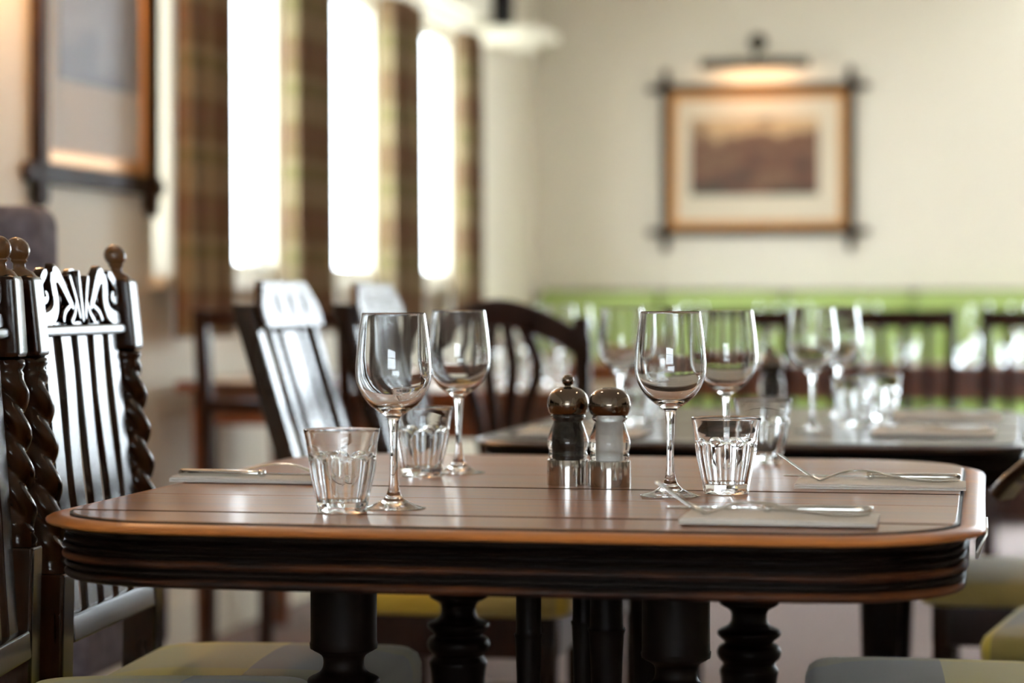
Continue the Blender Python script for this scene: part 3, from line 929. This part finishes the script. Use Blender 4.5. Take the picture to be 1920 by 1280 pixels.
def carved_chair(label, loc, rz, rake=.10, seat_z=.50, block_z=.655, group='carved barley-twist chairs', pitch=.093, sd=.355):
    """facing +y, rear posts at x = +-.225"""
    r = thing('carved_chair', label, 'chair', loc, rz, group)
    K = raker(.50, rake); hw = .197
    for s in (-1, 1):
        x = s * hw
        lower = MB().box(x - .023, x + .023, -.023, .023, 0, .46).box(x - .0235, x + .0235, -.0235, .0235, .46, block_z)
        MB().prism(rrect(.046, .046, .005, 2), 0, block_z).shear(lambda a, b, c, x=x: (a + x, b, c)).shear(K).obj('rear_leg', 'chair', r, bevel=.004, angle=50)
        twist_post(x, z0=block_z + .006, z1=.908, hand=1, pitch=pitch).shear(K).obj('twist_post', 'chair', r, angle=70)
        bl = MB().box(x - .022, x + .022, -.022, .022, .916, 1.012).shear(K); bl.obj('post_block', 'chair', r, bevel=.007, seg=2)
        fin = [(0, 1.008), (.020, 1.010), (.016, 1.016), (.008, 1.020), (.0075, 1.026), (.0105, 1.029)] + [(.0148 * math.cos(t), 1.0425 + .0148 * math.sin(t)) for t in [math.radians(q) for q in range(-50, 90, 14)]] + [(0, 1.0573)]
        MB().lathe(fin, 32, (x, 0, 0)).shear(K).obj('finial', 'finial', r, angle=60)
    iw = hw - .022
    # crest: moulding bar, pierced back plate and raised scrolls
    MB().box(-iw, iw, -.010, .014, .938, .952).shear(K).obj('crest_bar', 'chair', r, bevel=.004)
    H0, H = .952, .072
    cr = bpy.data.objects.new('crest', None)
    # back plate follows the double hump of the carving
    top = [(-1, .45), (-.92, .55), (-.82, .80), (-.68, .97), (-.52, .93), (-.40, .74), (-.30, .62), (-.20, .72), (-.10, .92), (0, .98)]
    top = top + [(-a, b) for a, b in top[-2::-1]]
    poly = [(-iw, H0)] + [(a * iw, H0 + b * H) for a, b in spline(top, 3)] + [(iw, H0)]
    n = len(poly); pm = MB()
    pm.v = [(x, -.006, z) for x, z in poly] + [(x, .001, z) for x, z in poly]
    pm.f = [tuple(range(n)), tuple(range(n, 2 * n))] + [(k, (k + 1) % n, n + (k + 1) % n, n + k) for k in range(n)]
    plate = pm.shear(K).obj('crest', 'chair', r, smooth=False)

    def scroll(pts, w0, w1, lift=.004, flat=.006):
        p3 = [(a * iw, lift, H0 + b * H) for a, b in spline(pts, 6)]
        L = len(p3)

        def sc(i):
            t = i / (L - 1); w = w0 + (w1 - w0) * t
            w *= min(1, .35 + 6 * t, .35 + 6 * (1 - t)); return (w, flat)
        sec = [(-1, -.6), (1, -.6), (1, .55), (.72, 1), (-.72, 1), (-1, .55)]
        return MB().sweep(p3, sec, up=(0, 1, 0), scale=sc)
    for s in (-1, 1):
        f = lambda P: [(s * a, b) for a, b in P]
        scroll(f([(.60, .84), (.50, .86), (.40, .70), (.30, .48), (.20, .28)]), .015, .006).shear(K).obj('scroll', 'chair', plate, angle=25)
        scroll(f([(.62, .90), (.60, .62), (.58, .40), (.64, .20), (.78, .10), (.93, .09)]), .013, .012).shear(K).obj('scroll', 'chair', plate, angle=25)
        scroll(f([(.72, .92), (.84, .78), (.90, .58), (.84, .42), (.76, .48), (.80, .58)]), .009, .004).shear(K).obj('scroll', 'chair', plate, angle=25)
        scroll(f([(.46, .06), (.40, .22), (.26, .34)]), .005, .003).shear(K).obj('scroll', 'chair', plate, angle=25)
        scroll(f([(.28, .04), (.18, .20), (.13, .40)]), .005, .003).shear(K).obj('scroll', 'chair', plate, angle=25)
        scroll(f([(.06, .10), (.13, .5), (.22, .86)]), .004, .005).shear(K).obj('leaf', 'chair', plate, angle=25)
        for a, b, q in ((.43, .44, .006), (.36, .20, .007), (.18, .10, .006), (.24, .70, .0055)):
            e = [(q * math.cos(t), q * math.sin(t)) for t in [math.radians(d) for d in range(-90, 91, 30)]]
            e[0] = (0, -q); e[-1] = (0, q)
            MB().lathe(e, 12).shear(lambda x, y, z, a=a, b=b: (x * .8 + s * a * iw, .003 + y * .7, H0 + b * H + z * 1.5)).shear(K).obj('bead', 'chair', plate, angle=80)
    scroll([(0, .05), (0, .5), (0, .95)], .005, .004).shear(K).obj('leaf', 'chair', plate, angle=25)
    # five back slats, the second and fourth a little wavy
    for k in range(5):
        x = (-2 + k) * .067; wv = .005 if k in (1, 3) else .0015
        p = [(x + wv * math.sin(t * 9 + k) + 0 * t, 0, .585 + .358 * t) for t in [j / 14 for j in range(15)]]
        MB().sweep(p, rrect(.040, .010, .002, 2), up=(0, 1, 0)).shear(K).obj('slat', 'chair', r, angle=50, wn=True)
    MB().box(-iw, iw, -.011, .013, .572, .606).shear(K).obj('lower_rail', 'chair', r, bevel=.004)
    # seat
    zf = seat_z - .055
    MB().box(-.185, .185, -.02, .012, zf - .06, zf).obj('seat_rail', 'chair', r, bevel=.004)
    MB().box(-.20, .20, sd - .028, sd, zf - .06, zf).obj('seat_rail', 'chair', r, bevel=.004)
    for s in (-1, 1): MB().box(s * .19 - .014, s * .19 + .014, .025, sd - .028, zf - .06, zf).obj('seat_rail', 'chair', r, bevel=.004)
    cu = cushion_mesh(.425, sd, zf + .001, .055, .9).shear(lambda x, y, z: (x, y + .012 + sd / 2, z)); cu.obj('seat_cushion', 'cushion', r, angle=60)
    for s in (-1, 1):
        lg = [(.016, 0), (.021, .012), (.021, .03), (.014, .045), (.019, .07), (.022, .12), (.015, .16), (.021, .175), (.015, .19), (.017, .27), (.024, .30), (.0225, .31), (.0225, zf - .002)]
        MB().lathe(spline(lg, 3), 24, (s * .188, sd - .026, 0)).obj('front_leg', 'chair', r, angle=50)
        MB().sweep([(s * .204, -.01, .14), (s * .19, sd - .03, .14)], circ(10, .011)).obj('stretcher', 'chair', r)
    MB().sweep([(-.21, .18, .14), (.21, .18, .14)], circ(10, .011)).obj('stretcher', 'chair', r)
    return r


# left side of the front table, backs to the window wall
def back_at(px_mid, D_mid, phi, hw=.225):
    """chair whose back plane runs phi degrees right of the lens, mid-back at that point"""
    return (*at(px_mid, D_mid), 0), ry(90 + phi)


PH = 7.5
c2x, c2y = cw(-.505, 3.06)
chair2 = carved_chair('dark carved barley-twist chair with five slats left of the honey oak table', (c2x, c2y, 0), ry(90 + PH), .105, .525, .66)
c1x, c1y = cw(-.566, 2.585)
chair1 = carved_chair('dark carved chair cut off by the left edge of the picture', (c1x, c1y, 0), ry(90 + 3), .065, .553, .70, pitch=.090, sd=.325)
cax, cay = cw(.715, 2.865)
dup(chair2, 'carved chair with olive and grey checked seat, right of the honey oak table', (cax, cay, 0), ry(-90 + 8))


def slat_chair(label, loc, rz, arms=False, rake=.30, seat='cushion_m', group='slat-back chairs at the dark table', w=.38):
    r = thing('slat_back_chair' if not arms else 'armchair', label, 'chair', loc, rz, group)
    K = raker(.47, rake); hw = w / 2
    for s in (-1, 1):
        x = s * hw
        p = MB()
        for k in range(13):
            z = .975 * k / 12
            p.v += [(x - .019, -.018, z), (x + .019, -.018, z), (x + .019, .018, z), (x - .019, .018, z)]
        for k in range(12):
            for j in range(4): p.f.append((k * 4 + j, k * 4 + (j + 1) % 4, k * 4 + 4 + (j + 1) % 4, k * 4 + 4 + j))
        p.f += [(0, 1, 2, 3), (48, 49, 50, 51)]
        p.shear(K).obj('rear_post', 'chair', r, bevel=.003, angle=50)
    iw = hw - .019
    poly = [(-hw - .004, .935), (hw + .004, .935), (hw + .004, .975), (hw - .045, 1.018), (-hw + .045, 1.018), (-hw - .004, .975)]
    n = len(poly); m = MB(); m.v = [(x, .0185, z) for x, z in poly] + [(x, .034, z) for x, z in poly]
    m.f = [tuple(range(n)), tuple(range(n, 2 * n))] + [(k, (k + 1) % n, n + (k + 1) % n, n + k) for k in range(n)]
    cr = m.shear(K).obj('crest_rail', 'chair', r, bevel=.004)
    for x in (-.09, 0, .09):
        e = [(.016 * math.cos(t), .026 * math.sin(t)) for t in [math.radians(d) for d in range(-90, 91, 20)]]; e[0] = (0, -.026); e[-1] = (0, .026)
        MB().lathe(e, 16).shear(lambda a, b, c, x=x: (a * .5 + x, .034 + b * .2, .975 + c * .9)).shear(K).obj('carved_leaf', 'chair', cr, angle=70)
    for x, sw in ((-.108, .032), (-.012, .108), (.092, .034)):
        MB().box(x - sw / 2, x + sw / 2, .002, .013, .60, .937).shear(K).obj('slat', 'chair', r, bevel=.003)
    MB().box(-iw, iw, -.012, .014, .57, .602).shear(K).obj('lower_rail', 'chair', r, bevel=.004)
    zf = .445
    for y0, y1 in ((-.012, .016), (.372, .40)): MB().box(-hw + .018, hw - .018, y0, y1, zf - .07, zf).obj('seat_rail', 'mahogany', r, bevel=.004)
    for s in (-1, 1): MB().box(s * hw - .016, s * hw + .016, .02, .372, zf - .07, zf).obj('seat_rail', 'mahogany', r, bevel=.004)
    cushion_mesh(.45, .40, zf + .001, .045, .92).shear(lambda x, y, z: (x, y + .22, z)).obj('seat_cushion', seat, r, angle=60)
    for s in (-1, 1):
        MB().prism(rrect(.038, .038, .006, 2), 0, zf).shear(lambda a, b, c, s=s: (a + s * (hw - .005), b + .378, c)).obj('front_leg', 'chair', r, angle=50)
        MB().box(s * hw - .010, s * hw + .010, .0, .36, .15, .18).obj('stretcher', 'chair', r, bevel=.003)
        if arms:
            ap = spline([(s * hw, -.085, .765), (s * (hw + .012), .05, .785), (s * (hw + .03), .20, .785), (s * (hw + .035), .30, .768), (s * (hw + .03), .35, .735), (s * (hw + .02), .38, .700)], 6)
            MB().sweep(ap, rrect(.052, .020, .006, 3)).obj('arm', 'arm', r, angle=50, wn=True)
            MB().sweep(spline([(s * hw, .30, zf - .03), (s * (hw + .02), .27, .56), (s * (hw + .033), .28, .768)], 5), circ(12, .014)).obj('arm_post', 'chair', r, angle=60)
    return r


# ================================================================== second table (dark top), behind the first
t2x, t2y = cw(.485, 4.40)
T2R = ry(12)
table2 = pedestal_table('dark topped table laid for four directly behind the honey oak table', (t2x, t2y, 0), T2R, .86, 1.20, [-.36, -.12, .12, .36], 'table_dark', 'mahogany', 'dark', False)
for u, v in ((-.20, -.26), (.20, -.26), (-.20, .26), (.20, .26)):
    MB().lathe(spline(LEG[1:-1], 2), 28, (u, v, 0)).obj('leg', 'dark', table2, angle=50)
for v in (-.26, .26): MB().box(-.34, .34, v - .03, v + .03, .08, .13).obj('foot_bar', 'dark', table2, bevel=.01)

k1 = cw(-.282, 4.34); k2 = cw(-.150, 4.88)
ch_k1 = slat_chair('slat-back chair gleaming with window light behind the near left wine glass', (*k1, 0), ry(90 + 10), rake=.30)
dup(ch_k1, 'slat-back chair further from us on the left of the dark topped table', (*k2, 0), ry(90 + 10))
b_ = cw(1.15, 3.60)
slat_chair('armchair with grey and olive seat at the right of the dark topped table', (*b_, 0), ry(-90 + 20), True, seat='cushion', group='armchairs', w=.44)
c_ = cw(1.17, 4.36)
dup(ch_k1, 'slat-back chair at the far right of the dark topped table', (*c_, 0), ry(-90 + 12)) 

G3, G4 = 'wine glasses on the dark topped table', 'tumblers on the dark topped table'
for px_, D_, lb in ((1166, 4.08, 'leftmost wine glass on the dark topped table'), (1524, 4.08, 'wine glass on the dark topped table left of its tumblers'),
                    (1572, 4.55, 'wine glass on the dark topped table behind its tumblers'), (1236, 4.6, 'wine glass at the back left of the dark topped table')):
    dup(wine0, lb, (*at(px_, D_), TOP), D_, G3)
for px_, D_, lb in ((1602, 4.24, 'nearer of the two tumblers on the right of the dark topped table'), (1650, 4.45, 'farther of the two tumblers on the right of the dark topped table'),
                    (1196, 4.35, 'tumbler on the dark topped table beside its leftmost wine glass')):
    dup(tumb0, lb, (*at(px_, D_), TOP), D_, G4)
dup(pep, 'pepper mill standing on the dark topped table', (*at(1447, 4.75), TOP), 0)
right_setting(1866, 4.00, T2R, 'at the near right of the dark topped table')
right_setting(1878, 4.52, T2R, 'at the far right of the dark topped table')
left_setting(988, 4.03, T2R, 'at the near left of the dark topped table')


# ================================================================== tables further back
def plain_table(label, loc, rz, w, l, top='pine', legm='pine', h=.76, thick=.03):
    r = thing('side_table', label, 'table', loc, rz)
    n = 5
    for k in range(n):
        x0 = -l / 2 + l * k / n
        MB().box(-w / 2, w / 2, x0 + .0008, x0 + l / n - .0008, h - thick, h).obj('plank', top, r, bevel=.003)
    for s in (-1, 1):
        MB().box(-w / 2 + .05, w / 2 - .05, s * (l / 2 - .05) - .011, s * (l / 2 - .05) + .011, h - thick - .09, h - thick).obj('apron', legm, r, bevel=.002)
        MB().box(s * (w / 2 - .05) - .011, s * (w / 2 - .05) + .011, -l / 2 + .06, l / 2 - .06, h - thick - .09, h - thick).obj('apron', legm, r, bevel=.002)
        for q in (-1, 1):
            MB().prism(rrect(.06, .06, .006, 2), 0, h - thick).shear(lambda a, b, c, s=s, q=q: (a * (.7 + .3 * c / h) + s * (w / 2 - .065), b * (.7 + .3 * c / h) + q * (l / 2 - .065), c)).obj('leg', legm, r, angle=50)
    return r


RR = 0.0
plain_table('brown wooden table under the windows at the left', (-2.055, 6.65, 0), RR, .55, .80)
plain_table('brown wooden table behind the curved-back chair', (-1.37, 6.14, 0), RR, .76, .80)
p4 = cw(1.25, 8.62)
plain_table('long brown table in front of the green banquette', (*p4, 0), RR, 2.3, .75)


def back_chair(label, loc, rz, style, group='chairs further back', w=.40, h=.955):
    """chair seen from behind; faces +y"""
    r = thing('dining_chair', label, 'chair', loc, rz, group)
    K = raker(.46, .12, .05); hw = w / 2; mt = 'mahogany'
    for s in (-1, 1):
        p = MB(); x = s * hw
        zs = [h * k / 10 for k in range(11)]
        for z in zs: p.v += [(x - .018, -.017, z), (x + .018, -.017, z), (x + .018, .017, z), (x - .018, .017, z)]
        for k in range(10):
            for j in range(4): p.f.append((k * 4 + j, k * 4 + (j + 1) % 4, k * 4 + 4 + (j + 1) % 4, k * 4 + 4 + j))
        p.f += [(0, 1, 2, 3), (40, 41, 42, 43)]
        p.shear(K).obj('rear_post', mt, r, bevel=.004, angle=50)
    iw = hw - .017
    if style == 'spindle':
        MB().box(-iw, iw, -.011, .011, h - .065, h - .005).shear(K).obj('top_rail', mt, r, bevel=.004)
        for k in range(4):
            x = (-1.5 + k) * .078
            MB().box(x - .013, x + .013, -.006, .006, .60, h - .063).shear(K).obj('slat', mt, r, bevel=.003)
        MB().box(-iw, iw, -.010, .010, .56, .602).shear(K).obj('lower_rail', mt, r, bevel=.003)
    elif style == 'rail':
        MB().box(-iw, iw, -.011, .011, h - .045, h - .003).shear(K).obj('top_rail', mt, r, bevel=.004)
        MB().box(-iw, iw, -.011, .011, .70, .735).shear(K).obj('mid_rail', mt, r, bevel=.004)
    else:
        t = [(-1.12, -.045), (-.9, -.02), (-.5, .018), (0, .04), (.5, .018), (.9, -.02), (1.12, -.045)]
        up = spline([(a * hw, h + b) for a, b in t], 4); dn = [(x, z - .062) for x, z in up][::-1]
        poly = up + dn; n = len(poly); m = MB(); m.v = [(x, -.018, z) for x, z in poly] + [(x, .012, z) for x, z in poly]
        k2 = len(up)
        m.f = [(k, k + 1, n - 2 - k, n - 1 - k) for k in range(k2 - 1)] + [(n + k, n + k + 1, 2 * n - 2 - k, 2 * n - 1 - k) for k in range(k2 - 1)]
        m.f += [(k, (k + 1) % n, n + (k + 1) % n, n + k) for k in range(n)]
        m.shear(K).obj('crest_rail', mt, r, bevel=.004, angle=50)
        for sx in (-1, -.33, .33, 1):
            p = spline([(sx * .05, 0, h - .02), (sx * .085, 0, h - .11), (sx * .06, 0, h - .20), (sx * .035, 0, .60)], 4)
            MB().sweep(p, rrect(.028, .010, .003, 2), up=(0, 1, 0)).shear(K).obj('splat_bar', mt, r, angle=50)
        MB().box(-iw, iw, -.010, .010, .56, .602).shear(K).obj('lower_rail', mt, r, bevel=.003)
    zf = .44
    MB().box(-hw, hw, -.012, .40, zf - .06, zf).obj('seat_frame', mt, r, bevel=.005)
    cushion_mesh(w + .03, .41, zf + .001, .04, .93).shear(lambda x, y, z: (x, y + .23, z)).obj('seat_cushion', 'cushion', r, angle=60)
    for s in (-1, 1):
        MB().prism(rrect(.036, .036, .006, 2), 0, zf - .06).shear(lambda a, b, c, s=s: (a + s * (hw - .01), b + .38, c)).obj('front_leg', mt, r, angle=50)
    return r


x_, y_ = at(945, 5.45); back_chair('dark chair with a humped crest rail and pierced splat, behind the pepper mill', (x_, y_, 0), ry(10), 'curved', w=.37, h=.945)
x_, y_ = at(525, 6.0); back_chair('plain dark rail-back chair in front of the table under the windows', (x_, y_, 0), ry(14), 'rail', w=.37, h=.96)
sp0 = None
for px_, lb in ((1675, 'spindle-back chair right of the tumblers, facing the green banquette'), (1372, 'spindle-back chair behind the wine glass right of the salt mill'), (1960, 'spindle-back chair at the right edge of the picture')):
    x_, y_ = at(px_, 8.08 - (px_ - 1675) / FPX * 8.1 * .2217)
    if sp0 is None: sp0 = back_chair(lb, (x_, y_, 0), ry(12.5), 'spindle', w=.385)
    else: dup(sp0, lb, (x_, y_, 0), ry(12.5))

# glassware of the far tables
G5, G6 = 'wine glasses on the far tables', 'tumblers on the far tables'
for px_, D_, lb in ((935, 6.1, 'wine glass seen through the splat of the curved-back chair'), (1050, 6.0, 'wine glass just above the pepper mill on the brown table behind'),
                    (1082, 6.35, 'wine glass at the right end of the table behind the curved-back chair'), (985, 6.4, 'wine glass at the back of the table behind the curved-back chair'),
                    (1302, 8.5, 'wine glass at the left end of the long table by the banquette'), (1440, 8.45, 'wine glass above the pepper mill on the long table by the banquette'), (1500, 8.7, 'wine glass behind the dark table glasses on the long table'),
                    (1628, 8.75, 'wine glass seen past the spindle-back chair on the long table'), (1836, 8.3, 'wine glass between the two spindle-back chairs on the right'), (1912, 8.5, 'wine glass at the right edge of the long table')):
    dup(wine0, lb, (*at(px_, D_), TOP), D_, G5)
for px_, D_, lb in ((965, 5.95, 'tumbler on the table behind the curved-back chair, left one'), (1040, 6.3, 'tumbler on the table behind the curved-back chair, right one'),
                    (1804, 8.45, 'tumbler between the two spindle-back chairs on the right'), (1700, 8.5, 'tumbler seen through the bars of the spindle-back chair'), (1890, 8.4, 'tumbler at the right end of the long table'), (1405, 8.5, 'tumbler at the left part of the long table')):
    dup(tumb0, lb, (*at(px_, D_), TOP), D_, G6)
make_napkin('white folded napkin on the table behind the curved-back chair', (*at(1010, 5.92), TOP), .1, .2, .16)
make_napkin('white folded napkin on the table under the windows', (*at(470, 6.6), TOP), .1, .2, .16)
make_napkin('white folded napkin on the long table by the banquette', (*at(1560, 8.45), TOP), .1, .2, .16)

# high-back upholstered chair at the far left
ux, uy = cw(-1.02, 4.25)
u = thing('upholstered_chair', 'grey tweed high-back upholstered chair at the left edge', 'chair', (ux, uy, 0), ry(10))
MB().box(-.235, .235, -.06, .06, .30, 1.145).shear(raker(.45, .06)).obj('backrest', 'tweed', u, bevel=.035, seg=4)
MB().box(-.26, .26, .07, .55, .30, .46).obj('seat', 'tweed', u, bevel=.03, seg=4)
for a, b in ((-.22, -.03), (.22, -.03), (-.22, .50), (.22, .50)):
    MB().prism(rrect(.04, .04, .006, 2), 0, .302).shear(lambda x, y, z, a=a, b=b: (x * (.7 + z) + a, y * (.7 + z) + b, z)).obj('leg', 'mahogany', u, angle=50)

# ground outside the windows
g = MB().box(-40, XL - T - .01, -30, 40, -.15, -.05).obj('ground_outside', 'paving', smooth=False); tag(g, kind='structure')
